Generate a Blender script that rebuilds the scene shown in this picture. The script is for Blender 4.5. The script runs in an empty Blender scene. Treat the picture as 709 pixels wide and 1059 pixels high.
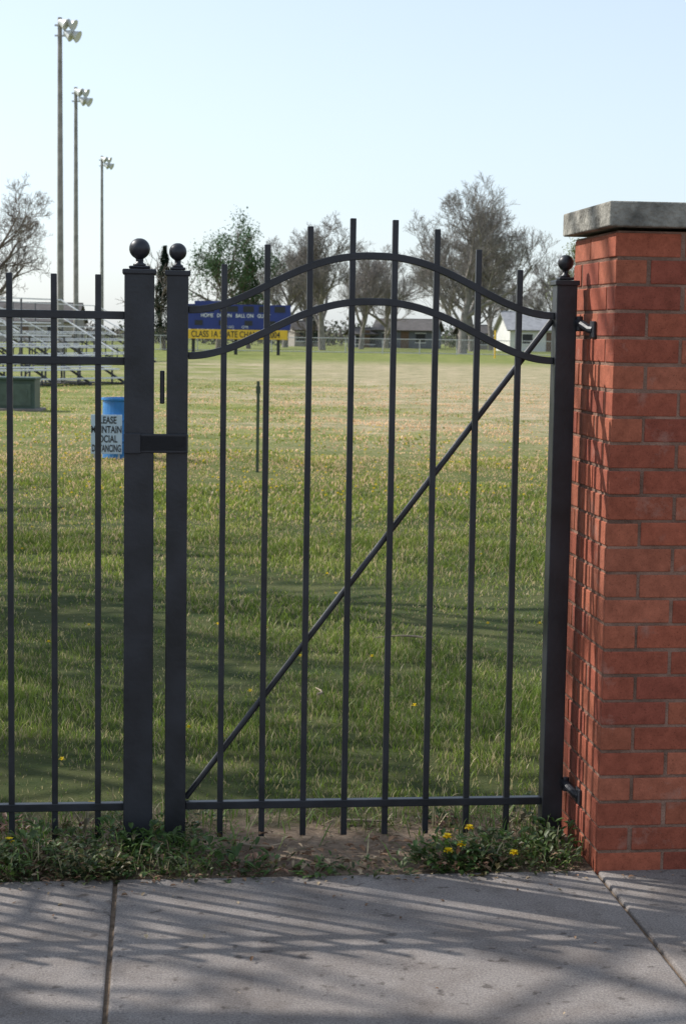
import bpy, bmesh, math, random
import numpy as np
from mathutils import Vector, Matrix
random.seed(7); rng=np.random.default_rng(7)
scene=bpy.context.scene
A=math.atan(0.11); CA,SA=math.cos(A),math.sin(A); OY=5.198
def fr(s,n): return (s*CA-n*SA, OY+s*SA+n*CA)
def nof(x,y): return -x*SA+(y-OY)*CA

# ------------------------------------------------------------ materials
def new_mat(name):
    m=bpy.data.materials.new(name); m.use_nodes=True
    nt=m.node_tree; return m,nt,nt.nodes,nt.links,nt.nodes['Principled BSDF']
def simple(name,col,rough=0.6,metal=0.0,var=0.25,scale=8,bump=0.15,bscale=60,spec=0.5):
    m,nt,N,L,b=new_mat(name)
    tc=N.new('ShaderNodeTexCoord'); nz=N.new('ShaderNodeTexNoise'); nz.inputs['Scale'].default_value=scale; nz.inputs['Detail'].default_value=8
    L.new(tc.outputs['Object'],nz.inputs['Vector'])
    cr=N.new('ShaderNodeValToRGB'); e=cr.color_ramp.elements
    e[0].position=.3; e[1].position=.7
    e[0].color=tuple(c*(1-var) for c in col)+(1,); e[1].color=tuple(min(1,c*(1+var)) for c in col)+(1,)
    L.new(nz.outputs['Fac'],cr.inputs['Fac']); L.new(cr.outputs['Color'],b.inputs['Base Color'])
    b.inputs['Roughness'].default_value=rough; b.inputs['Metallic'].default_value=metal
    b.inputs['Specular IOR Level'].default_value=spec
    n2=N.new('ShaderNodeTexNoise'); n2.inputs['Scale'].default_value=bscale; n2.inputs['Detail'].default_value=6
    L.new(tc.outputs['Object'],n2.inputs['Vector'])
    bp=N.new('ShaderNodeBump'); bp.inputs['Strength'].default_value=bump; bp.inputs['Distance'].default_value=.01
    L.new(n2.outputs['Fac'],bp.inputs['Height']); L.new(bp.outputs['Normal'],b.inputs['Normal'])
    return m
def attr_mat(name,rough=.7,transl=0.0,spec=.3,bump=0,bscale=80):
    m,nt,N,L,b=new_mat(name)
    at=N.new('ShaderNodeAttribute'); at.attribute_name='Col'
    L.new(at.outputs['Color'],b.inputs['Base Color']); b.inputs['Roughness'].default_value=rough
    b.inputs['Specular IOR Level'].default_value=spec
    if transl>0:
        t=N.new('ShaderNodeBsdfTranslucent'); mx=N.new('ShaderNodeMixShader'); mx.inputs[0].default_value=transl
        L.new(at.outputs['Color'],t.inputs['Color']); L.new(b.outputs[0],mx.inputs[1]); L.new(t.outputs[0],mx.inputs[2])
        L.new(mx.outputs[0],N['Material Output'].inputs['Surface'])
    return m

# ------------------------------------------------------------ mesh helpers
def mesh_np(name,V,F,mat,col=None,parent=None,smooth=False,link=True):
    """V (n,3), F list of arrays (each (k,m))"""
    me=bpy.data.meshes.new(name)
    V=np.asarray(V,dtype=np.float32)
    me.vertices.add(len(V)); me.vertices.foreach_set('co',V.ravel())
    idx=np.concatenate([f.ravel() for f in F]).astype(np.int32)
    sizes=np.concatenate([np.full(len(f),f.shape[1]) for f in F]).astype(np.int32)
    starts=np.concatenate([[0],np.cumsum(sizes)[:-1]]).astype(np.int32)
    me.loops.add(len(idx)); me.loops.foreach_set('vertex_index',idx)
    me.polygons.add(len(sizes)); me.polygons.foreach_set('loop_start',starts); me.polygons.foreach_set('loop_total',sizes)
    if smooth: me.polygons.foreach_set('use_smooth',np.ones(len(sizes),dtype=bool))
    me.update(calc_edges=True); me.validate()
    if col is not None:
        a=me.color_attributes.new('Col','FLOAT_COLOR','POINT')
        c=np.ones((len(V),4),dtype=np.float32); c[:,:3]=col; a.data.foreach_set('color',c.ravel())
    if mat: me.materials.append(mat)
    if not link: return me
    o=bpy.data.objects.new(name,me); scene.collection.objects.link(o)
    if parent: o.parent=parent
    return o
class MB:
    def __init__(s): s.v=[];s.f=[];s.c=[]
    def box(s,c,d,col=None,rz=0,M=None):
        i=len(s.v); hx,hy,hz=d[0]/2,d[1]/2,d[2]/2
        for x,y,z in [(-1,-1,-1),(1,-1,-1),(1,1,-1),(-1,1,-1),(-1,-1,1),(1,-1,1),(1,1,1),(-1,1,1)]:
            p=Vector((x*hx,y*hy,z*hz))
            if rz: p=Matrix.Rotation(rz,3,'Z')@p
            if M: p=M@p
            s.v.append((p.x+c[0],p.y+c[1],p.z+c[2])); s.c.append(col or (1,1,1))
        for q in [(0,3,2,1),(4,5,6,7),(0,1,5,4),(1,2,6,5),(2,3,7,6),(3,0,4,7)]: s.f.append(tuple(i+k for k in q))
    def tube(s,pts,r,n=8,flat=None,caps=True):
        pts=[Vector(p) for p in pts]; i0=len(s.v); k=len(pts)
        rs=r if isinstance(r,(list,tuple)) else [r]*k
        ref=None
        for j,p in enumerate(pts):
            t=(pts[min(j+1,k-1)]-pts[max(j-1,0)]).normalized()
            if ref is None:
                up=Vector((0,1,0)) if abs(t.y)<.9 else Vector((1,0,0))
                ref=up
            a=t.cross(ref).normalized(); b=t.cross(a).normalized()
            for q in range(n):
                th=2*math.pi*q/n+(math.pi/4 if n==4 else 0); s.v.append(tuple(p+a*math.cos(th)*rs[j]+b*math.sin(th)*rs[j])); s.c.append((1,1,1))
        for j in range(k-1):
            for q in range(n):
                s.f.append((i0+j*n+q,i0+j*n+(q+1)%n,i0+(j+1)*n+(q+1)%n,i0+(j+1)*n+q))
        if caps:
            s.f.append(tuple(i0+q for q in range(n-1,-1,-1))); s.f.append(tuple(i0+(k-1)*n+q for q in range(n)))
    def lathe(s,c,prof,n=24):
        i0=len(s.v)
        for (r,z) in prof:
            for q in range(n):
                th=2*math.pi*q/n; s.v.append((c[0]+r*math.cos(th),c[1]+r*math.sin(th),c[2]+z)); s.c.append((1,1,1))
        for j in range(len(prof)-1):
            for q in range(n): s.f.append((i0+j*n+q,i0+j*n+(q+1)%n,i0+(j+1)*n+(q+1)%n,i0+(j+1)*n+q))
        s.f.append(tuple(i0+q for q in range(n-1,-1,-1))); s.f.append(tuple(i0+(len(prof)-1)*n+q for q in range(n)))
    def poly(s,vs):
        i=len(s.v)
        for v in vs: s.v.append(tuple(v)); s.c.append((1,1,1))
        s.f.append(tuple(range(i,i+len(vs))))
    def build(s,name,mat,parent=None,bevel=0,smooth=False,col=False,seg=2):
        me=bpy.data.meshes.new(name); me.from_pydata(s.v,[],s.f); me.update()
        if col:
            a=me.color_attributes.new('Col','FLOAT_COLOR','POINT')
            a.data.foreach_set('color',np.array([list(c)+[1] for c in s.c],dtype=np.float32).ravel())
        me.materials.append(mat)
        if smooth:
            me.polygons.foreach_set('use_smooth',[True]*len(me.polygons))
        o=bpy.data.objects.new(name,me); scene.collection.objects.link(o)
        if parent: o.parent=parent
        if bevel:
            b=o.modifiers.new('bevel','BEVEL'); b.width=bevel; b.segments=seg; b.limit_method='ANGLE'; b.angle_limit=math.radians(40)
        return o
def empty(name,loc=(0,0,0),rz=0):
    o=bpy.data.objects.new(name,None); scene.collection.objects.link(o); o.location=loc; o.rotation_euler=(0,0,rz); o.empty_display_size=.2; return o
def text(name,body,size,mat,parent,loc,rot=(math.pi/2,0,0),align='CENTER',sx=1,bold=0.0,space=1.0):
    c=bpy.data.curves.new(name,'FONT'); c.body=body; c.size=size; c.align_x=align; c.align_y='CENTER'; c.offset=bold; c.extrude=.0; c.space_line=space
    c.materials.append(mat); o=bpy.data.objects.new(name,c); scene.collection.objects.link(o); o.parent=parent; o.location=loc; o.rotation_euler=rot; o.scale=(sx,1,1); return o

# ------------------------------------------------------------ noise / ground height
_ph=rng.uniform(0,6.28,(40,)); _an=rng.uniform(0,6.28,(40,))
def snoise(x,y,f,k=0,n=6):
    r=0*x
    for i in range(n):
        ff=f*(1+.45*i); a=_an[(k+i)%40]; r=r+np.sin((x*math.cos(a)+y*math.sin(a))*ff+_ph[(k+i*3)%40]+1.3*np.sin((x*math.sin(a*2)+y*math.cos(a*2))*ff*.7+i))/(1+.3*i)
    return r/3.2
def hgt(x,y):
    n=nof(x,y); t=np.clip((n+.34)/.6,0,1); far=np.clip((60-y)/30,0,1)
    return t*far*(.012+.014*snoise(x,y,1.1,3)+.007*snoise(x,y,4.5,9))

# ------------------------------------------------------------ ground
def axis(lo,hi,step,far):
    a=list(np.arange(lo,hi+1e-6,step)); d=step
    l=a[0]; L=[]
    while l>-far: d*=1.35; l-=d; L.append(l)
    d=step; h=a[-1]; H=[]
    while h<far: d*=1.35; h+=d; H.append(h)
    return np.array(L[::-1]+a+H)
gx=axis(-4,4,.09,3500); gy=axis(4.2,14,.09,3500)
X,Y=np.meshgrid(gx,gy); Z=hgt(X,Y); V=np.stack([X,Y,Z],-1).reshape(-1,3)
nx=len(gx); ii,jj=np.meshgrid(np.arange(len(gy)-1),np.arange(nx-1),indexing='ij'); b0=(ii*nx+jj).ravel()
F=np.stack([b0,b0+1,b0+nx+1,b0+nx],-1)
m,nt,N,L,b=new_mat('lawn_ground')
tc=N.new('ShaderNodeTexCoord'); obj=tc.outputs['Object']
def noise(scale,detail=6,rough=.6,vec=None):
    n=N.new('ShaderNodeTexNoise'); n.inputs['Scale'].default_value=scale; n.inputs['Detail'].default_value=detail; n.inputs['Roughness'].default_value=rough; L.new(vec or obj,n.inputs['Vector']); return n.outputs['Fac']
def ramp(fac,p0,c0,p1,c1,mid=None):
    r=N.new('ShaderNodeValToRGB'); e=r.color_ramp.elements; e[0].position=p0; e[0].color=c0+(1,) ; e[1].position=p1; e[1].color=c1+(1,)
    if mid: q=e.new(mid[0]); q.color=mid[1]+(1,)
    L.new(fac,r.inputs['Fac']); return r.outputs['Color']
def mixc(f,a,c):
    x=N.new('ShaderNodeMix'); x.data_type='RGBA'; L.new(f,x.inputs[0]); L.new(a,x.inputs[6]); L.new(c,x.inputs[7]); return x.outputs[2]
def math_(op,a,bb,c=None,clamp=False):
    x=N.new('ShaderNodeMath'); x.operation=op; x.use_clamp=clamp
    for i,v in enumerate([a,bb,c]):
        if v is None: continue
        if isinstance(v,(int,float)): x.inputs[i].default_value=v
        else: L.new(v,x.inputs[i])
    return x.outputs[0]
sep=N.new('ShaderNodeSeparateXYZ'); L.new(obj,sep.inputs[0]); sx,sy=sep.outputs[0],sep.outputs[1]
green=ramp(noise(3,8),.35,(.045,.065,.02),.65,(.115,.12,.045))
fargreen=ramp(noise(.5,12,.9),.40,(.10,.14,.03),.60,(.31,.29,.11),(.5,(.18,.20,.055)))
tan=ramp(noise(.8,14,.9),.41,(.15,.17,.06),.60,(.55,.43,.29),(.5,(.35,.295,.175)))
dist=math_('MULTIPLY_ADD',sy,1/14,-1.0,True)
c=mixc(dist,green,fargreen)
# dormant infield on the right side of the field, 22-95 m
w=noise(.16,12,.85)
f1=math_('MULTIPLY_ADD',sy,1/9,-2.2,True); f2=math_('MULTIPLY_ADD',sy,-1/20,5.2,True)
rt=math_('ADD',math_('MULTIPLY_ADD',sx,.11,.62),math_('MULTIPLY_ADD',sy,.012,-.35))
rt=math_('ADD',rt,math_('MULTIPLY_ADD',w,8.0,-4.0),None,True)
f=math_('MULTIPLY',math_('MULTIPLY',f1,f2),rt)
c=mixc(f,c,tan)
# bare soil at the fence line
dp=N.new('ShaderNodeVectorMath'); dp.operation='DOT_PRODUCT'; L.new(obj,dp.inputs[0]); dp.inputs[1].default_value=(-SA,CA,0)
nn=math_('SUBTRACT',dp.outputs['Value'],OY*CA)
sf=math_('ADD',math_('MULTIPLY_ADD',nn,-3.0,1.3),math_('MULTIPLY_ADD',noise(5,6),2.4,-1.2),None,True)
soil=ramp(noise(22,10,.75),.3,(.12,.085,.055),.7,(.44,.33,.24),(.5,(.28,.205,.145)))
c=mixc(sf,c,soil)
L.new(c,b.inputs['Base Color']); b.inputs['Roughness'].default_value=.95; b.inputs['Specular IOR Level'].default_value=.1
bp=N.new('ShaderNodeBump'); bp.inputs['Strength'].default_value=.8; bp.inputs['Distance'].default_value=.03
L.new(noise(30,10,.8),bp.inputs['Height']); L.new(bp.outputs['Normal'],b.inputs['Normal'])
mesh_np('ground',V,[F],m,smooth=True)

# ------------------------------------------------------------ grass blades
P=[];H=[];W=[];C=[]
def zone(y0,y1,dens,h,w,k=.33,e=.7,fade=None):
    area=(k*(y1*y1-y0*y0)+2*e*(y1-y0)); n=int(area*dens)
    y=np.sqrt(rng.uniform(y0*y0,y1*y1,n*1)); x=rng.uniform(-1,1,n)*(k*y+e)
    keep=(nof(x,y)>-.02)
    if fade: keep&=rng.uniform(0,1,n)<np.clip((y1-y)/fade,0,1)
    x=x[keep]; y=y[keep]; n=len(x)
    pt=.5+.5*np.clip(1.15*snoise(x,y,1.4,5)+.6*snoise(x,y,6,11),-1,1)
    nn_=nof(x,y)
    bare=np.clip(1-nn_/.5,0,1)
    wp=np.exp(-(((x+.15)/1.1)**2+((y-10.5)/.40)**2)*1.2)+.9*np.exp(-(((x+1.4)/.6)**2+((y-9.3)/.24)**2)*1.2)+.85*np.exp(-(((x-.2)/.5)**2+((y-7.9)/.16)**2)*1.2)+.8*np.exp(-(((x-.9)/.35)**2+((y-9.1)/.15)**2)*1.2)
    k2=(rng.uniform(0,1,n)>(.85*(1-pt)**1.5+bare*.75))&(rng.uniform(0,1,n)>wp*.96)
    x,y,pt=x[k2],y[k2],pt[k2]; n=len(x)
    hh=h*(.4+.8*rng.uniform(0,1,n)**1.5)*(.35+1.0*pt); ww=w*rng.uniform(.6,1.3,n)
    g1=np.array([.070,.130,.017]); g2=np.array([.27,.345,.058]); st=np.array([.50,.42,.22])
    r=rng.uniform(0,1,(n,1))*.55+.45*np.clip(snoise(x,y,2.6,17)*.9+.5,0,1)[:,None]; cc=g1*(1-r)+g2*r
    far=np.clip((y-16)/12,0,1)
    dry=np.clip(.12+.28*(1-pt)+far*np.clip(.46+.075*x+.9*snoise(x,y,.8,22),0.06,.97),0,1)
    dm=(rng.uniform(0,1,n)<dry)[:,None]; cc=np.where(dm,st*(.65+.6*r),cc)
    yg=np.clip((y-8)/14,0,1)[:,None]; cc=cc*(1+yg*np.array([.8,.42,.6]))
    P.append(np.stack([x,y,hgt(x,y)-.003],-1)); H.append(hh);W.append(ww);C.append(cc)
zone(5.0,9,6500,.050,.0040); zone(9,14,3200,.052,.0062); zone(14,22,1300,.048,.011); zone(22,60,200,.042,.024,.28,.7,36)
P=np.concatenate(P);H=np.concatenate(H);W=np.concatenate(W);C=np.concatenate(C); n=len(P)
az=rng.uniform(0,2*math.pi,n); le=rng.uniform(0,2*math.pi,n); ln=H*rng.uniform(.1,.9,n)
wd=np.stack([np.cos(az),np.sin(az),0*az],-1)*W[:,None]/2; ld=np.stack([np.cos(le),np.sin(le),0*le],-1)*ln[:,None]
up=np.zeros((n,3)); up[:,2]=H
V=np.stack([P-wd,P+wd,P+up*.55+ld*.35+wd*.8,P+up*.55+ld*.35-wd*.8,P+up*.95+ld],1).reshape(-1,3)
i=np.arange(n)[:,None]*5
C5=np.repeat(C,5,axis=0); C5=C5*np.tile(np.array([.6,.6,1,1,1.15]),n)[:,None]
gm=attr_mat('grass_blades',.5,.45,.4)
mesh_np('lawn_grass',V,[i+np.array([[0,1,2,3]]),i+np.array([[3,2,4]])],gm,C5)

# ------------------------------------------------------------ leaf-type plants
def leaves(name,P,az,pitch,Ln,Wd,col,mat,parent=None,link=True):
    n=len(P); d=np.stack([np.cos(az)*np.cos(pitch),np.sin(az)*np.cos(pitch),np.sin(pitch)],-1)
    sd=np.stack([-np.sin(az),np.cos(az),0*az],-1)*(Wd/2)[:,None]; upv=np.cross(d,np.stack([-np.sin(az),np.cos(az),0*az],-1))
    L1=Ln[:,None]; f=-upv*(Wd*.28)[:,None]
    a=P; b_=P+d*L1*.35+sd*.9-f; c_=P+d*L1*.75+sd*.75-f*.9; t=P+d*L1+np.array([0,0,-1.])*L1*.12; e_=P+d*L1*.75-sd*.75-f*.9; g_=P+d*L1*.35-sd*.9-f; m1=P+d*L1*.38; m2=P+d*L1*.75
    V=np.stack([a,b_,c_,t,e_,g_,m1,m2],1).reshape(-1,3); i=np.arange(n)[:,None]*8
    return mesh_np(name,V,[i+np.array([[0,1,6]]),i+np.array([[0,6,5]]),i+np.array([[7,2,3]]),i+np.array([[7,3,4]]),i+np.array([[6,1,2,7]]),i+np.array([[5,6,7,4]])],mat,np.repeat(col,8,axis=0),parent,link=link)
lm=attr_mat('weed_leaves',.5,.3,.4)
Pl=[];az=[];pi_=[];Ln=[];Wd=[];Cl=[]
def plant(s,n_,k,size,hmax,base,spread):
    x0,y0=fr(s,n_)
    for _ in range(k):
        a=random.uniform(0,6.283); r=random.random()**.6*spread; z=random.random()*hmax*(1-.6*r/spread)
        x=x0+r*math.cos(a); y=y0+r*math.sin(a)
        Pl.append((x,y,float(hgt(np.float64(x),np.float64(y)))+z+.004)); az.append(a+random.gauss(0,.7)); pi_.append(random.uniform(-.1,.9)); q=size*random.uniform(.5,1.3)
        Ln.append(q); Wd.append(q*random.uniform(.3,.6)); v=random.uniform(.5,1.3); Cl.append([c*v for c in base])
cols=[(.07,.13,.03),(.10,.16,.04),(.13,.16,.06),(.18,.15,.07),(.08,.11,.05),(.20,.11,.07)]
for _ in range(460):
    s=random.uniform(-2.2,2.6); n_=random.choice([random.gauss(-.28,.04),random.uniform(-.33,.22)])
    if n_<-.345: n_=-.335
    if .70<s<1.28 and n_<.2: continue
    dirt=math.exp(-(((s+.05)/.36)**4)) if n_>-.27 else 0.3*math.exp(-(((s+.02)/.3)**2))
    if random.random()<dirt*.95: continue
    heavy = 1.4 if s<-.45 else (1.2 if .12<s<.68 else .8)
    plant(s,n_,int(random.uniform(8,38)*heavy),random.uniform(.013,.038),random.uniform(.02,.09)*heavy,random.choice(cols),random.uniform(.04,.10))
for s,n_ in [(-.80,-.24),(-.95,-.2),(-.58,-.15),(-.47,-.19),(.30,-.25),(.42,-.22),(.52,-.2),(.6,-.26),(-1.05,-.27),(.66,-.12),(-.7,-.1),(-.9,-.08)]:
    plant(s,n_,110,.032,.12,random.choice(cols[:3]),.10)
# ragged tall blades at the fence line
for _ in range(5200):
    s=random.uniform(-2.2,2.6); n_=random.uniform(-.34,.35)
    if .70<s<1.28 and n_<.2: continue
    if n_<.1 and random.random()<.9*math.exp(-(((s+.05)/.34)**4)): continue
    x,y=fr(s,n_); Pl.append((x,y,0)); az.append(random.uniform(0,6.28)); pi_.append(random.uniform(.3,1.5)); Ln.append(random.uniform(.03,.13)); Wd.append(random.uniform(.003,.006)); v=random.uniform(.6,1.3)
    Cl.append([c*v for c in random.choice([(.14,.22,.04),(.42,.36,.21),(.18,.26,.06)])])
leaves('weed_patch',np.array(Pl),np.array(az),np.array(pi_),np.array(Ln),np.array(Wd),np.array(Cl),lm)
# dry leaf litter
Pl=[];az=[];pi_=[];Ln=[];Wd=[];Cl=[]
for _ in range(1700):
    s=random.uniform(-2.2,2.6); n_=random.gauss(-.22,.12)
    if random.random()<.02: n_=random.uniform(-1.6,-.36)
    if .70<s<1.28 and n_>-.37: continue
    x,y=fr(s,n_); z=.016 if n_<-.34 else float(hgt(np.float64(x),np.float64(y)))+random.uniform(.004,.04)
    Pl.append((x,y,z)); az.append(random.uniform(0,6.28)); pi_.append(random.gauss(.1,.3)); q=random.uniform(.010,.038)*(.6 if n_<-.36 else 1); Ln.append(q); Wd.append(q*random.uniform(.2,.8)); v=random.uniform(.5,1.3)
    Cl.append([c*v for c in random.choice([(.32,.20,.12),(.45,.34,.22),(.22,.13,.08)])])
leaves('leaf_litter',np.array(Pl),np.array(az),np.array(pi_),np.array(Ln),np.array(Wd),np.array(Cl),attr_mat('dry_leaves',.8,.15,.2))
# dandelions: small petalled discs
Pl=[];az=[];pi_=[];Ln=[];Wd=[];Cl=[]
def dande(x,y,z,r,k=14):
    for j in range(k):
        a=2*math.pi*j/k; Pl.append((x,y,z+(j%2)*.002)); az.append(a); pi_.append(.25+.5*(j%2)); Ln.append(r); Wd.append(r*.55); Cl.append((.85,.62,.02))
for s,n_,z in [(.30,-.3,.06),(.31,-.22,.08),(-1.0,-.22,.09),(.345,-.27,.07),(-.78,.3,.05),(.40,-.1,.07),(.5,-.3,.05)]:
    x,y=fr(s,n_); dande(x,y,z,.018)
for _ in range(110):
    y=random.uniform(6,20); x=random.uniform(-.3,.3)*y; dande(x,y,.045,.014,8)
for _ in range(700):
    y=random.uniform(16,30); x=random.uniform(-.3,.3)*y; dande(x,y,.05,.022,6)
leaves('dandelion_flowers',np.array(Pl),np.array(az),np.array(pi_),np.array(Ln),np.array(Wd),np.array(Cl),attr_mat('dandelion_petals',.6,.2,.2))
# fallen twigs lying in the lawn
q=MB()
for (x0,y0,ln_,a0) in [(.42,8.6,.30,1.9),(-.1,7.2,.14,.6),(.0,5.35,.2,.2),(-.3,5.1,.15,-.3)]:
    pts=[];a=a0;x=x0;y=y0
    for k in range(7):
        pts.append((x,y,float(hgt(np.float64(x),np.float64(y)))+(.035 if y0>5.6 else .015))); a+=random.gauss(.15,.25); x+=ln_/6*math.cos(a); y+=ln_/6*math.sin(a)
    q.tube(pts,[.006,.006,.0055,.005,.004,.003,.002],6)
q.build('fallen_twigs',simple('dry_twig',(.30,.23,.16),.8,0,.2,20,.2),None)

# ------------------------------------------------------------ sidewalk
m,nt,N,L,b=new_mat('concrete')
tc=N.new('ShaderNodeTexCoord'); obj=tc.outputs['Object']
big=ramp(noise(1.8,8,.65),.3,(.195,.172,.158),.7,(.29,.262,.243))
fine=ramp(noise(170,4,.8),.33,(.45,.45,.46),.66,(1.42,1.38,1.33))
mu=N.new('ShaderNodeMix'); mu.data_type='RGBA'; mu.blend_type='MULTIPLY'; mu.inputs[0].default_value=.9; L.new(big,mu.inputs[6]); L.new(fine,mu.inputs[7])
spots=ramp(noise(28,3,.5),.28,(.40,.38,.37),.38,(1,1,1))
mu2=N.new('ShaderNodeMix'); mu2.data_type='RGBA'; mu2.blend_type='MULTIPLY'; mu2.inputs[0].default_value=.8; L.new(mu.outputs[2],mu2.inputs[6]); L.new(spots,mu2.inputs[7])
stain=ramp(noise(4.5,9,.75),.38,(.72,.69,.67),.55,(1,1,1))
mu3=N.new('ShaderNodeMix'); mu3.data_type='RGBA'; mu3.blend_type='MULTIPLY'; mu3.inputs[0].default_value=.8; L.new(mu2.outputs[2],mu3.inputs[6]); L.new(stain,mu3.inputs[7])
L.new(mu3.outputs[2],b.inputs['Base Color']); b.inputs['Roughness'].default_value=.9; b.inputs['Specular IOR Level'].default_value=.25
bp=N.new('ShaderNodeBump'); bp.inputs['Strength'].default_value=.5; bp.inputs['Distance'].default_value=.004
L.new(noise(140,6,.8),bp.inputs['Height']); L.new(bp.outputs['Normal'],b.inputs['Normal'])
concrete=m
sw=empty('sidewalk',(0,OY,0),A)
mb=MB(); js=-.685-1.425*6
for k in range(14):
    s0=js+1.425*k+.006; s1=s0+1.425-.012
    mb.box(((s0+s1)/2,-.345-.9,-.03),(s1-s0,1.8,.084))
mb.build('slabs',concrete,sw,bevel=.007)
kb=MB()
for k in range(8): kb.box((-11+3*k,-3.32,-.05),(2.992,.15,.15))
kb.build('kerb',concrete,sw,bevel=.015)
asph=simple('asphalt',(.05,.05,.052),.9,0,.3,30,.6,150)
rd=empty('road',(0,OY,0),A)
q=MB(); q.box((0,-7.0,-.055),(400,7.2,.12)); q.build('road_surface',asph,rd)
q=MB()
for k in range(20): q.box((-60+6*k,-7.0,.009),(3,.1,.004))
q.build('centre_line',simple('road_paint',(.75,.6,.15),.7),rd)

# ------------------------------------------------------------ gate and fence
iron=simple('black_iron_paint',(.018,.019,.024),.42,0,.5,9,.07,70,.5)
ORG=(0,OY,0)
def finial(mb,s,z,r):
    prof=[(r*.62,0),(r*.62,.006),(r*.36,.010),(r*.36,.022)]
    for k in range(1,13):
        th=math.pi*k/13; prof.append((r*math.sin(th) if r*math.sin(th)>r*.36 or k>6 else r*.36, .022+r-r*math.cos(th)-.002))
    mb.lathe((s,0,z),prof,24)
def post(mb,balls,s,w,ztop,r,zb=-.1):
    mb.box((s,0,(ztop-.012+zb)/2),(w,w,ztop-.012-zb)); mb.box((s,0,ztop-.006-.012+.008),(w+.012,w+.012,.016)); mb.box((s,0,ztop+.004),(w*.72,w*.72,.008))
    finial(balls,s,ztop+.008,r)
def pickets(mb,ss,tops,zb=.03,w=.018):
    for s,t in zip(ss,tops):
        mb.box((s,0,(t+zb)/2),(w,w,t-zb))
gate=empty('metal_gate',ORG,A)
g=MB(); bl=MB()
post(g,bl,-.511,.064,1.782,.0265,.02); post(g,bl,.678,.064,1.775,.0245,.0)
g.build('gate_posts',iron,gate,bevel=.003); bl.build('ball_finials',iron,gate,smooth=True)
g=MB(); pickets(g,[-.371+.1295*i for i in range(8)],[1.803,1.864,1.921,1.948,1.946,1.921,1.862,1.803],.03)
g.build('pickets',iron,gate,bevel=.002)
g=MB(); mid=.0835; half=.562
for zo in (0,-.138):
    pts=[]
    for k in range(61):
        s=mid-half+2*half*k/60; t=(abs(s-mid)/half)**1.15; pts.append((s,0,1.750+zo+.086*math.cos(math.pi*t)))
    g.tube(pts,.0155,4)
g.build('arched_rails',iron,gate,bevel=.002)
g=MB(); g.box((mid,0,.132),(2*half,.026,.024)); g.tube([(-.478,.019,.15),(.645,.019,1.652)],.0095,10)
g.build('bottom_rail_and_brace',iron,gate,bevel=.002)
g=MB(); 
for z in (1.632,.185):
    g.box((.722,-.02,z),(.022,.05,.028)); g.tube([(.712,-.02,z+.012),(.716,-.05,z+.012),(.722,-.075,z+.004),(.734,-.10,z-.008),(.742,-.12,z-.010)],.0125,10)
    g.box((.738,-.122,z-.008),(.008,.05,.05)); g.tube([(.716,-.045,z+.032),(.716,-.045,z-.012)],.010,10)
g.build('hinges',iron,gate,bevel=.002)
# fence left of the gate
def fence(name,s0,s1,first,postL=True,postR=True):
    e=empty(name,ORG,A); g=MB(); bl=MB()
    if postR: post(g,bl,s1,.089,1.784,.0315)
    if postL: post(g,bl,s0,.089,1.784,.0315)
    if len(g.v): g.build('posts',iron,e,bevel=.004); bl.build('ball_finials',iron,e,smooth=True)
    g=MB(); a=(s0+(.0445 if postL else 0)); c=s1-.0445
    for z in (1.644,1.507,.132): g.box(((a+c)/2,0,z),(c-a,.026,.024))
    s=first; ss=[]
    while s>s0+.08: ss.append(s); s-=.1312
    pickets(g,ss,[1.765]*len(ss)); g.build('rails_and_pickets',iron,e,bevel=.002)
    return e
fe=fence('metal_fence',-.625-2.42,-.625,-.748)
g=MB(); g.box((-.566,-.034-.012,1.262),(.176,.008,.058)); g.box((-.566,-.034-.006,1.262),(.17,.02,.05)); g.box((-.645,-.052,1.262),(.05,.012,.062))
g.box((-.556,0,1.43),(.014,.03,.10)); g.box((-.556,.0,1.262),(.018,.05,.05))
g.build('latch',iron,gate,bevel=.003)
fence('metal_fence',-.625-2.42*2,-.625-2.42,-.748-2.42,True,False)
fence('metal_fence',-.625-2.42*3,-.625-2.42*2,-.748-2.42*2,True,False)
fence('metal_fence',1.241,3.66,3.53,False,True)

# ------------------------------------------------------------ brick pillar
bp_=empty('brick_pillar',ORG,A)
m,nt,N,L,b=new_mat('brick')
at=N.new('ShaderNodeAttribute'); at.attribute_name='Col'; tc=N.new('ShaderNodeTexCoord'); obj=tc.outputs['Object']
v=ramp(noise(26,8,.75),.28,(.62,.58,.56),.72,(1.25,1.22,1.2))
mu=N.new('ShaderNodeMix'); mu.data_type='RGBA'; mu.blend_type='MULTIPLY'; mu.inputs[0].default_value=1; L.new(at.outputs['Color'],mu.inputs[6]); L.new(v,mu.inputs[7])
pit=ramp(noise(230,3,.6),.30,(.4,.38,.36),.42,(1,1,1))
mu2=N.new('ShaderNodeMix'); mu2.data_type='RGBA'; mu2.blend_type='MULTIPLY'; mu2.inputs[0].default_value=.7; L.new(mu.outputs[2],mu2.inputs[6]); L.new(pit,mu2.inputs[7])
eff=mixc(math_('MULTIPLY_ADD',noise(7,6,.7),3.5,-2.05,True),mu2.outputs[2],ramp(noise(60),.3,(.36,.22,.17),.7,(.46,.30,.24)))
L.new(eff,b.inputs['Base Color']); b.inputs['Roughness'].default_value=.85; b.inputs['Specular IOR Level'].default_value=.25
bp=N.new('ShaderNodeBump'); bp.inputs['Strength'].default_value=.7; bp.inputs['Distance'].default_value=.004
L.new(noise(110,8,.75),bp.inputs['Height']); L.new(bp.outputs['Normal'],b.inputs['Normal'])
brick=m
mortar=simple('mortar',(.25,.15,.11),.95,0,.5,10,.8,160,.1)
S0,N0,W_=.741,-.355,.5; pitch=.204; bl_=.194; bw=.092; ch=.0765; bh=.0675
mb=MB(); nc=25
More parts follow.
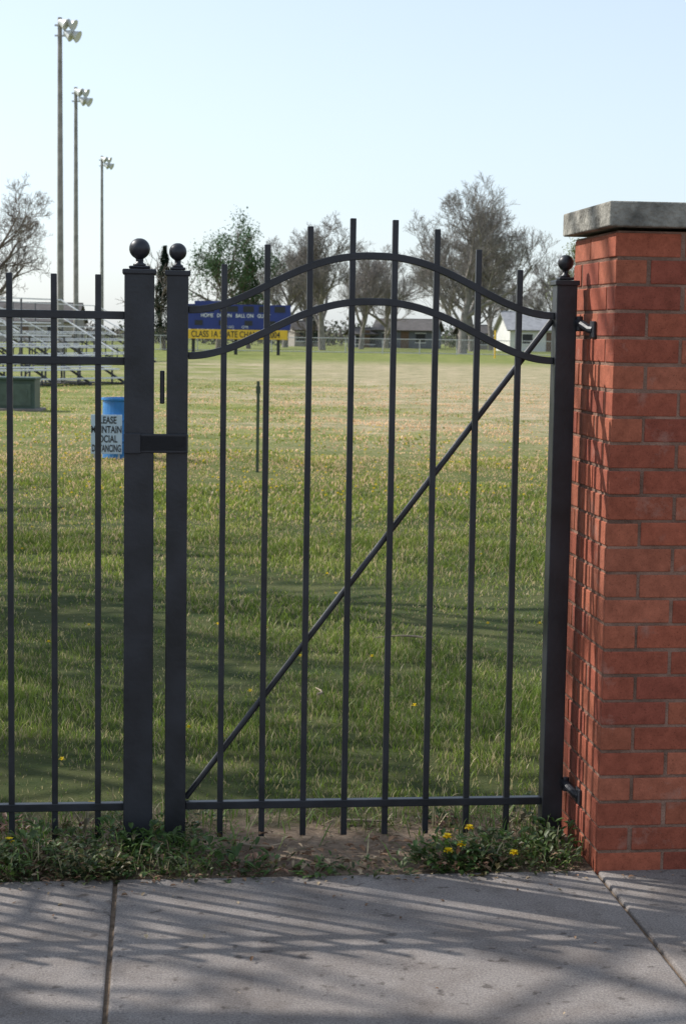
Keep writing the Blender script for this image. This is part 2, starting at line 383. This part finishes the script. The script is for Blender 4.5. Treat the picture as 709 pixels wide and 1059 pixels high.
for k in range(nc):
    z=-.004+ch*k+bh/2+.002
    for side in range(4):
        for j in range(2):
            if k%2==0: c0=j*pitch; 
            else: c0=W_-bl_-j*pitch
            cx=c0+bl_/2+random.gauss(0,.0012); cy=bw/2+random.gauss(0,.0008)
            x,y=cx-W_/2,cy-W_/2
            for _ in range(side): x,y=-y,x
            base=random.choice([(.38,.110,.062),(.34,.096,.056),(.41,.135,.078),(.30,.083,.052),(.38,.12,.067)]); q=random.uniform(.87,1.08)
            mb.box((S0+W_/2+x,N0+W_/2+y,z+random.gauss(0,.0006)),(bl_,bw,bh) if side%2==0 else (bw,bl_,bh),tuple(c*q for c in base),rz=random.gauss(0,.003))
mb.build('bricks',brick,bp_,bevel=.003,col=True)
q=MB(); q.box((S0+W_/2,N0+W_/2,1.912/2-.02),(W_-.0065,W_-.0065,1.912+.03)); q.build('mortar_core',mortar,bp_)
stone=simple('limestone_cap',(.25,.235,.20),.9,0,.55,16,.9,70,.2)
q=MB(); q.box((S0+W_/2,N0+W_/2,1.916+.037),(W_+.066,W_+.066,.072)); q.build('stone_cap',stone,bp_,bevel=.006,seg=3)

# ------------------------------------------------------------ trees
def gen_tree(name,seed,H,spread=1.0,levels=5,trunk_r=.35,kids=(7,6,5,5,4),mat=None,twig=.022,up=.35,first=.22,lf=(.72,.22),lf2=.64,lead=.7):
    R=random.Random(seed); segs=[]; tips=[]
    def grow(p,d,Lg,r,lv):
        ns=5 if lv==0 else (4 if lv<3 else 2); pts=[p]; rs=[r]
        dd=d.copy(); cur=p.copy(); r1=r*(.30 if lv==0 else .35)
        for k in range(ns):
            j=.07 if lv==0 else .20
            dd=(dd+Vector((R.gauss(0,j),R.gauss(0,j),R.gauss(0,j)+ (.07 if lv>0 else .0)))).normalized()
            cur=cur+dd*Lg/ns; pts.append(cur.copy()); rs.append(max(twig*.6,r+(r1-r)*(k+1)/ns))
        for k in range(ns): segs.append((pts[k],pts[k+1],rs[k],rs[k+1],lv))
        if lv>=levels: tips.append(cur); return
        nk=kids[lv]
        for k in range(nk):
            f0=first if lv==0 else .2
            t=f0+(1-f0)*((k+R.random()*.8)/nk); t=min(t,.99)
            fi=t*ns; i=int(fi); q=pts[i].lerp(pts[i+1],fi-i); ax=(pts[i+1]-pts[i]).normalized()
            a=R.uniform(0,6.283) if lv else k*2.4+R.uniform(-.4,.4)
            u=ax.orthogonal().normalized(); w=ax.cross(u); side=u*math.cos(a)+w*math.sin(a)
            ang=R.uniform(.55,.95) if lv==0 else R.uniform(.4,.95)
            nd=(ax*math.cos(ang)+side*math.sin(ang)*spread+Vector((0,0,up*.5))).normalized()
            ll=Lg*((lf[0]-lf[1]*t) if lv==0 else (lf2-.22*t))*R.uniform(.8,1.2)
            grow(q,nd,ll,max(twig,rs[i]*(.6 if lv==0 else .5)),lv+1)
    grow(Vector((0,0,-.1)),Vector((0,0,1)),H*lead,trunk_r,0)
    zt=max(t.z for t in tips)
    k=H/zt
    p0=np.array([s[0] for s in segs])*k;p1=np.array([s[1] for s in segs])*k;r0=np.array([s[2] for s in segs]);r1=np.array([s[3] for s in segs]);lv=np.array([s[4] for s in segs])
    d=p1-p0; d/=np.linalg.norm(d,axis=1)[:,None]; ref=np.where(np.abs(d[:,2:3])<.9,[[0,0,1.]],[[1.,0,0]])
    u=np.cross(d,ref); u/=np.linalg.norm(u,axis=1)[:,None]; w=np.cross(d,u)
    Vs=[];Fs=[];off=0
    for mask,n in ((lv<=1,9),(lv>1,3)):
        kk=mask.sum(); 
        if kk==0: continue
        th=2*np.pi*np.arange(n)/n
        ring=u[mask][:,None,:]*np.cos(th)[None,:,None]+w[mask][:,None,:]*np.sin(th)[None,:,None]
        a=p0[mask][:,None,:]+ring*r0[mask][:,None,None]; c=p1[mask][:,None,:]+ring*r1[mask][:,None,None]
        Vs.append(np.concatenate([a,c],1).reshape(-1,3)); base=off+np.arange(kk)[:,None]*2*n
        for q in range(n): Fs.append(base+np.array([[q,(q+1)%n,n+(q+1)%n,n+q]]))
        off+=kk*2*n
    me=mesh_np(name,np.concatenate(Vs),Fs,mat,link=False,smooth=True)
    return me,np.array(tips)*k
bark=simple('bark',(.20,.165,.14),.9,0,.35,6,.6,30,.1)
bark2=simple('pale_bark',(.25,.225,.205),.9,0,.3,3,.3,20,.1)
T1,_t=gen_tree('bare_tree_mesh_a',3,15.0,1.2,5,.42,mat=bark2,twig=.017,up=.45,first=.16,kids=(10,7,6,6,4),lead=.6,lf=(.85,.3))
T2,_t=gen_tree('bare_tree_mesh_b',11,13.0,1.15,5,.36,mat=bark2,twig=.016,up=.5,first=.2,kids=(10,7,6,5,4),lead=.62,lf=(.8,.3))
T3,_t=gen_tree('bare_tree_mesh_c',23,9.6,1.2,5,.3,mat=bark,kids=(9,7,6,5,3),twig=.010,up=.35)
T4,_t=gen_tree('bare_tree_mesh_d',29,11,1.2,3,.34,mat=bark,kids=(9,4,4),twig=.036,up=.3)
def tree(me,x,y,s=1,rz=0,name='bare_tree',sz=None):
    o=bpy.data.objects.new(name,me); scene.collection.objects.link(o); o.location=(x,y,0); o.scale=(s,s,sz or s); o.rotation_euler=(0,0,rz); return o
tree(T1,10.3,150,1.05,0); tree(T2,-2.2,160,1.0,1); tree(T2,-6.6,185,1.0,2.5); tree(T1,4.6,195,.82,4); tree(T2,16.2,190,.9,5)
tree(T2,-4.5,205,.95,.4); tree(T1,12.8,172,.95,2.2); tree(T2,1.6,178,.85,3.6)
tree(T3,-20.0,92,1.03,.6); tree(T2,-34,150,.9,1.9); tree(T1,44,170,.95,2); tree(T2,-60,170,1,4.4); tree(T1,32,190,.8,1); tree(T2,24.5,205,.9,2)
# trees beside the lawn that throw the shadows
tree(T4,-9.8,10.4,1.0,1.0); tree(T4,-8.9,9.2,.8,4.1); tree(T4,-9.6,13.4,1.05,2.1); tree(T4,-8.6,5.8,.85,2.6); tree(T4,-11.6,7.6,1.1,.3); tree(T4,-15.5,16.5,1.3,4.0)
# leafy trees
fol=attr_mat('tree_foliage',.7,.3,.2)
def leafy(name,x,y,H,seed,col,conifer=False,dens=1.0,rad=None):
    e=empty(name,(x,y,0)); R=np.random.default_rng(seed)
    me,tips=gen_tree(name+'_wood',seed,H,1.0,3,.25*H/10,kids=(9,7,5),mat=bark,twig=.03,up=.15 if conifer else .45,first=.15)
    o=bpy.data.objects.new('trunk_and_limbs',me); scene.collection.objects.link(o); o.parent=e
    if conifer:
        n=int(9000*dens); z=R.uniform(.08,1,n)**.9*H; lay=.75+.35*np.sin(z*5.2+R.uniform(-.5,.5,n)); rr=(H-z)/H*(rad or H*.24)*lay*np.sqrt(R.uniform(.05,1,n)); a=R.uniform(0,6.283,n)
        P=np.stack([rr*np.cos(a),rr*np.sin(a),z],-1); pt=R.normal(-.15,.3,n); az_=a
    else:
        k=int(46*dens); idx=R.integers(0,len(tips),int(len(tips)*.62)); c=tips[idx]
        P=np.repeat(c,k,axis=0); n=len(P); P=P+R.normal(0,.36*H/10,(n,3)); pt=R.normal(0,.7,n); az_=R.uniform(0,6.283,n)
    sh=.5+.9*R.uniform(0,1,(n,1))**1.5; C=np.array(col)*sh
    s=R.uniform(.12,.28,n)*H/11
    leaves('foliage',P,az_,pt,s,s*.6,C,fol,e)
leafy('green_tree',-11.2,150,11.6,31,(.09,.155,.07),dens=.85)
leafy('green_tree',18.9,140,9.9,32,(.24,.27,.11),dens=.7)
leafy('green_tree',27,150,10.5,33,(.17,.20,.08),dens=.6)
leafy('conifer_tree',-14.9,140,8.5,34,(.035,.06,.035),True)
leafy('conifer_tree',-9.4,165,9.6,35,(.06,.10,.05),True,1.1,2.8)
leafy('conifer_tree',-3.6,178,5.0,36,(.05,.075,.045),True,.6)
# distant vegetation mass
P=[];C=[];S=[]
for k in range(520):
    x=random.uniform(-160,160); y=random.uniform(205,250); h=random.uniform(1.4,4.2)*(1.3 if abs(x)>35 else .9); w=random.uniform(2,5); n=90
    q=rng.normal(0,1,(n,3)); q/=np.linalg.norm(q,axis=1)[:,None]; q*=rng.uniform(.4,1,(n,1))
    P.append(np.array([x,y,h*.45])+q*np.array([w,1.5,h*.55])); c=np.array(random.choice([(.17,.155,.14),(.20,.185,.17),(.11,.135,.09),(.22,.205,.18),(.15,.165,.11)]))
    C.append(c*rng.uniform(.5,1.3,(n,1))); S.append(rng.uniform(.3,.8,n))
P=np.concatenate(P);C=np.concatenate(C);S=np.concatenate(S);n=len(P)
leaves('distant_tree_line',P,rng.uniform(0,6.28,n),rng.normal(.5,.7,n),S,S*.5,C,fol)

# ------------------------------------------------------------ floodlight poles
wood=simple('weathered_pole',(.27,.25,.23),.85,0,.3,2,.3,20)
galv=simple('galvanised_metal',(.5,.5,.5),.45,.5,.15,5,.1)
lampm=simple('floodlight_housing',(.62,.62,.60),.4,.1,.1,5,.05)
def pole(x,y,H=20.0,rz=0):
    e=empty('floodlight_pole',(x,y,0),rz)
    q=MB(); q.tube([(0,0,-.3),(0,0,H*.5),(0,0,H)],[.21,.175,.13],12); q.build('pole',wood,e,smooth=False)
    q=MB(); q.box((.30,0,H-.45),(1.2,.1,.1)); q.box((.30,0,H-1.05),(1.2,.1,.1)); q.build('crossarms',galv,e)
    q=MB()
    for zz,xx in ((H-.30,.15),(H-.35,.62),(H-.95,.45),(H-1.0,.85)):
            i0=len(q.v)
            q.lathe((0,0,0),[(.10,-.22),(.16,-.12),(.24,.05),(.36,.30),(.38,.32),(.34,.31)],14)
            M=Matrix.Rotation(math.radians(118),3,'Y')@Matrix.Rotation(.2,3,'X')
            for k in range(i0,len(q.v)):
                p=M@Vector(q.v[k]); q.v[k]=(p.x+xx,p.y-.15,p.z+zz)
    q.build('lamp_heads',lampm,e,smooth=True)
pole(-17.25,103); pole(-20.9,132); pole(-26.2,183,20); pole(60,120,20,2.5)

# ------------------------------------------------------------ scoreboard
sb=empty('scoreboard',(-7.75,120,0))
blue=simple('scoreboard_blue',(.018,.035,.19),.5,0,.15,1,.02)
yel=simple('sign_yellow',(.85,.52,.035),.5,0,.1,1,.02); white=simple('white_paint',(.75,.75,.75),.5,0,.05,1,.02); blk=simple('black_panel',(.02,.02,.025),.5,0,.1,1,.02)
q=MB(); q.box((0,0,2.64),(7.7,.25,1.74)); q.box((-1.6,0,3.63),(2.6,.2,.24)); q.build('panel',blue,sb)
q=MB(); q.box((0,-.02,1.42),(7.3,.22,.66)); q.build('banner_board',yel,sb)
q=MB(); 
for xx in (-3,0,3): q.box((xx,.25,1.4),(.22,.22,2.9))
q.build('support_posts',blk,sb)
q=MB()
for xx in (-3.0,-1.9,.9,2.0,3.1): q.box((xx,-.14,3.2),(.75,.04,.42))
for xx in (-2.6,-.9,.9,2.5): q.box((xx,-.14,2.22),(.55,.04,.34))
q.box((-.5,-.14,3.2),(1.3,.04,.40)); q.build('number_displays',blk,sb)
text('labels','HOME   DOWN   BALL ON   GUEST',.36,white,sb,(0,-.18,2.72),sx=.86,bold=.004)
text('lower_labels','TO GO        QTR',.24,white,sb,(0,-.18,1.93),bold=.0)
text('banner_text','CLASS 1A STATE CHAMPS  2004',.62,blk,sb,(0,-.15,1.40),sx=.72,bold=.006)

# ------------------------------------------------------------ barrel with sign
br=empty('trash_barrel',(-2.72,21.0,0))
bluep=simple('blue_plastic',(.03,.19,.46),.45,0,.2,4,.1)
q=MB(); prof=[(.25,0),(.275,.02),(.275,.22),(.295,.235),(.295,.25),(.275,.265),(.275,.48),(.295,.495),(.295,.51),(.275,.525),(.27,.73),(.295,.742),(.295,.765),(.265,.765),(.26,.70),(.25,.2)]
q.lathe((0,0,0),prof,32); q.build('drum',bluep,br,bevel=0,smooth=False)
sg=empty('distancing_sign',(-2.90,20.66,.02))
q=MB(); q.box((0,0,.31),(.38,.012,.48)); q.build('sign_board',simple('sign_white',(.50,.60,.70),.5,0,.05,2,.02),sg,bevel=.003)
q=MB(); q.box((-.15,.012,.15),(.02,.012,.42)); q.box((.15,.012,.15),(.02,.012,.42)); q.build('stakes',galv,sg)
for k,t in enumerate(['PLEASE','MAINTAIN','SOCIAL','DISTANCING']):
    text('text_line_%d'%(k+1),t,.12,blk,sg,(0,-.009,.48-k*.115),sx=(.66 if k<3 else .50),bold=.003)
# steel stake in lawn
q=MB(); q.box((0,0,.5),(.035,.006,1.1)); q.box((0,.014,.5),(.006,.03,1.1)); q.box((0,-.004,.95),(.05,.004,.08))
st=q.build('metal_stake',simple('green_paint',(.08,.10,.06),.6),None); st.location=(-.98,19.2,0)
# ------------------------------------------------------------ utility boxes
ub=empty('utility_box',(-6.35,33,0))
dg=simple('dark_green_metal',(.045,.075,.06),.5,0,.2,3,.1)
q=MB(); q.box((0,0,.32),(.75,.6,.6)); q.box((0,-.02,.64),(.8,.66,.05)); q.build('cabinet',dg,ub,bevel=.015)
q=MB(); q.box((0,0,.02),(.95,.8,.08)); q.build('pad',concrete,ub,bevel=.01)
q=MB(); q.box((0,-.31,.33),(.6,.012,.42)); q.box((.22,-.325,.36),(.03,.02,.12)); q.build('door',simple('dull_green',(.07,.10,.08),.5),ub)
# ------------------------------------------------------------ bleachers
al=simple('aluminium_planks',(.62,.62,.61),.5,.15,.12,3,.05); frm=simple('steel_frame',(.10,.10,.11),.55,.3,.2,4,.1)
def bleacher(x,y,rz,Ln=9.0,rows=6):
    e=empty('bleachers',(x,y,0),rz)
    q=MB(); f=MB()
    for r in range(rows):
        q.box((0,r*.62,.45+r*.32),(Ln,.26,.045)); q.box((0,r*.62-.33,.20+r*.32),(Ln,.24,.04)); 
    for k in range(6):
        xx=-Ln/2+.2+k*(Ln-.4)/5
        f.tube([(xx,-.5,.05),(xx,rows*.62-.4,rows*.32+.02)],.035,6); 
        for r in range(rows): f.tube([(xx,r*.62,0),(xx,r*.62,.42+r*.32)],.03,6)
        f.tube([(xx,-.5,.04),(xx,rows*.62-.3,.04)],.03,6)
        f.tube([(xx,rows*.62-.3,0),(xx,rows*.62-.3,rows*.32+1.2)],.03,6)
        if k<5: f.tube([(xx,rows*.62-.3,.1),(xx+(Ln-.4)/5,rows*.62-.3,rows*.32)],.02,6)
    for z in (.5,.85,1.2): q.box((0,rows*.62-.3,rows*.32+z),(Ln,.04,.04))
    for sx_ in (-1,1):
        for z in (.5,1.0): q.tube([(sx_*Ln/2,0,.45+z),(sx_*Ln/2,rows*.62-.3,rows*.32+z+.2)],.025,6)
    q.build('planks_and_railings',al,e); f.build('frame',frm,e)
bleacher(-8.9,47,math.radians(58),8,4); bleacher(-15.5,64,math.radians(62),10,6); bleacher(-11.5,80,math.radians(75),12,5)
# ------------------------------------------------------------ houses & sheds
def house(name,x,y,w,d,hw,hr,wall,roof,rz=0):
    e=empty(name,(x,y,0),rz); q=MB(); q.box((0,0,hw/2),(w,d,hw))
    for sx_ in (-1,1): q.poly([(sx_*(w/2),-d/2,hw+.003),(sx_*(w/2),d/2,hw+.003),(sx_*(w/2),0,hr-.05)])
    q.build('walls',wall,e)
    q=MB()
    for sg_ in (-1,1):
        ln=math.hypot(d/2+.4,hr-hw+.3); an=math.atan2(hr-hw,d/2)
        q.box((0,sg_*(d/4+.1),(hw+hr)/2+.02),(w+.8,ln,.14),M=Matrix.Rotation(-sg_*an,3,'X'))
    q.build('roof',roof,e)
    q=MB(); q.box((-w*.28,-d/2-.02,hw*.58),(1.1,.06,1.0)); q.box((w*.28,-d/2-.02,hw*.58),(1.1,.06,1.0)); q.build('windows',blk,e)
    q=MB(); q.box((0.1,-d/2-.025,1.02),(.95,.06,2.0)); q.build('door',simple('door_brown',(.15,.09,.06),.6),e)
    q=MB()
    for xx in (-w*.28,w*.28): q.box((xx,-d/2-.03,hw*.58+.55),(1.3,.09,.09)); q.box((xx,-d/2-.03,hw*.58-.55),(1.3,.09,.09))
    q.build('window_trim',white,e)
rg=simple('grey_shingles',(.30,.30,.31),.9,0,.2,2,.3); rb=simple('brown_shingles',(.10,.09,.085),.9,0,.2,2,.3)
wt=simple('white_siding',(.68,.67,.64),.7,0,.08,1,.05); tn=simple('tan_siding',(.34,.30,.26),.8,0,.1,1,.05)
gw=simple('grey_siding',(.14,.15,.18),.8,0,.1,1,.05)
house('white_house',21.3,185,8.6,7,2.3,4.1,wt,rg,.12); house('grey_house',7.4,202,7,6,2.1,3.3,gw,rb,-.2)
house('white_house',44,200,12,8,2.5,4.5,wt,rb,0); house('tan_house',-38,205,12,8,2.5,4.6,tn,rb,0)
house('garden_shed',14.8,200,3,3,1.9,2.7,tn,rb,.2); house('garden_shed',1.8,200,2.4,2.4,1.6,2.2,gw,rb,.4); house('garden_shed',-5,203,3.5,3,2,2.9,tn,rb,.4)
# outfield fence
of=empty('outfield_fence',(0,138,0)); q=MB()
for k in range(41): q.tube([(-60+3*k,0,0),(-60+3*k,0,1.25)],.035,6)
for z in (1.22,.1): q.tube([(-60,0,z),(60,0,z)],.03,6)
q.build('posts_and_rails',galv,of)
q=MB()
for k in range(600): q.tube([(-60+.2*k,.0,.1),(-60+.2*k+.5,.0,1.2)],.005,3,caps=False); q.tube([(-60+.2*k+.5,.01,.1),(-60+.2*k,.01,1.2)],.005,3,caps=False)
q.build('chain_mesh',galv,of)
fp=MB(); fp.tube([(0,0,0),(0,0,2.0)],.06,10); o=fp.build('foul_pole',yel,None); o.location=(10.7,122,0)

# ------------------------------------------------------------ light, sky, camera
el=math.radians(41); ga=math.radians(-30)+A
ld=Vector((math.cos(ga)*math.cos(el),math.sin(ga)*math.cos(el),-math.sin(el)))
sun=bpy.data.lights.new('sun','SUN'); sun.energy=5.0; sun.angle=math.radians(.4); sun.color=(1,.97,.92)
so=bpy.data.objects.new('sun',sun); scene.collection.objects.link(so); so.rotation_euler=ld.to_track_quat('-Z','Y').to_euler(); so.location=(-10,4,12)
w=bpy.data.worlds.new('World'); scene.world=w; w.use_nodes=True; nt=w.node_tree; bg=nt.nodes['Background']
sky=nt.nodes.new('ShaderNodeTexSky'); sky.sky_type='NISHITA'; sky.sun_disc=False; sky.sun_elevation=el; sky.sun_rotation=math.atan2(-ld.x,-ld.y)
sky.air_density=1.0; sky.dust_density=1.0; sky.ozone_density=1.5; sky.altitude=100
hs=nt.nodes.new('ShaderNodeHueSaturation'); hs.inputs['Saturation'].default_value=.65; hs.inputs['Value'].default_value=.85; nt.links.new(sky.outputs[0],hs.inputs['Color'])
# thin bright haze added to the clear-sky model
ad=nt.nodes.new('ShaderNodeMix'); ad.data_type='RGBA'; ad.blend_type='ADD'; ad.inputs[0].default_value=1; nt.links.new(hs.outputs[0],ad.inputs[6]); ad.inputs[7].default_value=(1.85,2.3,2.85,1)
nt.links.new(ad.outputs[2],bg.inputs[0]); bg.inputs[1].default_value=.14
cam=bpy.data.cameras.new('camera'); co=bpy.data.objects.new('camera',cam); scene.collection.objects.link(co); scene.camera=co
cam.sensor_fit='VERTICAL'; cam.sensor_height=36; cam.sensor_width=36; cam.lens=59.49; cam.clip_end=8000; cam.clip_start=.05
p=math.radians(6.02); r=.0157
f=Vector((0,math.cos(p),-math.sin(p))); r0=Vector((1,0,0)); u0=Vector((0,math.sin(p),math.cos(p)))
rr=r0*math.cos(r)+u0*math.sin(r); uu=u0*math.cos(r)-r0*math.sin(r)
M=Matrix((rr,uu,-f)).transposed().to_4x4(); M.translation=(0,0,1.6); co.matrix_world=M
cam.dof.use_dof=True; cam.dof.focus_distance=5.5; cam.dof.aperture_fstop=12
scene.view_settings.view_transform='Standard'; scene.view_settings.look='None'; scene.view_settings.exposure=0
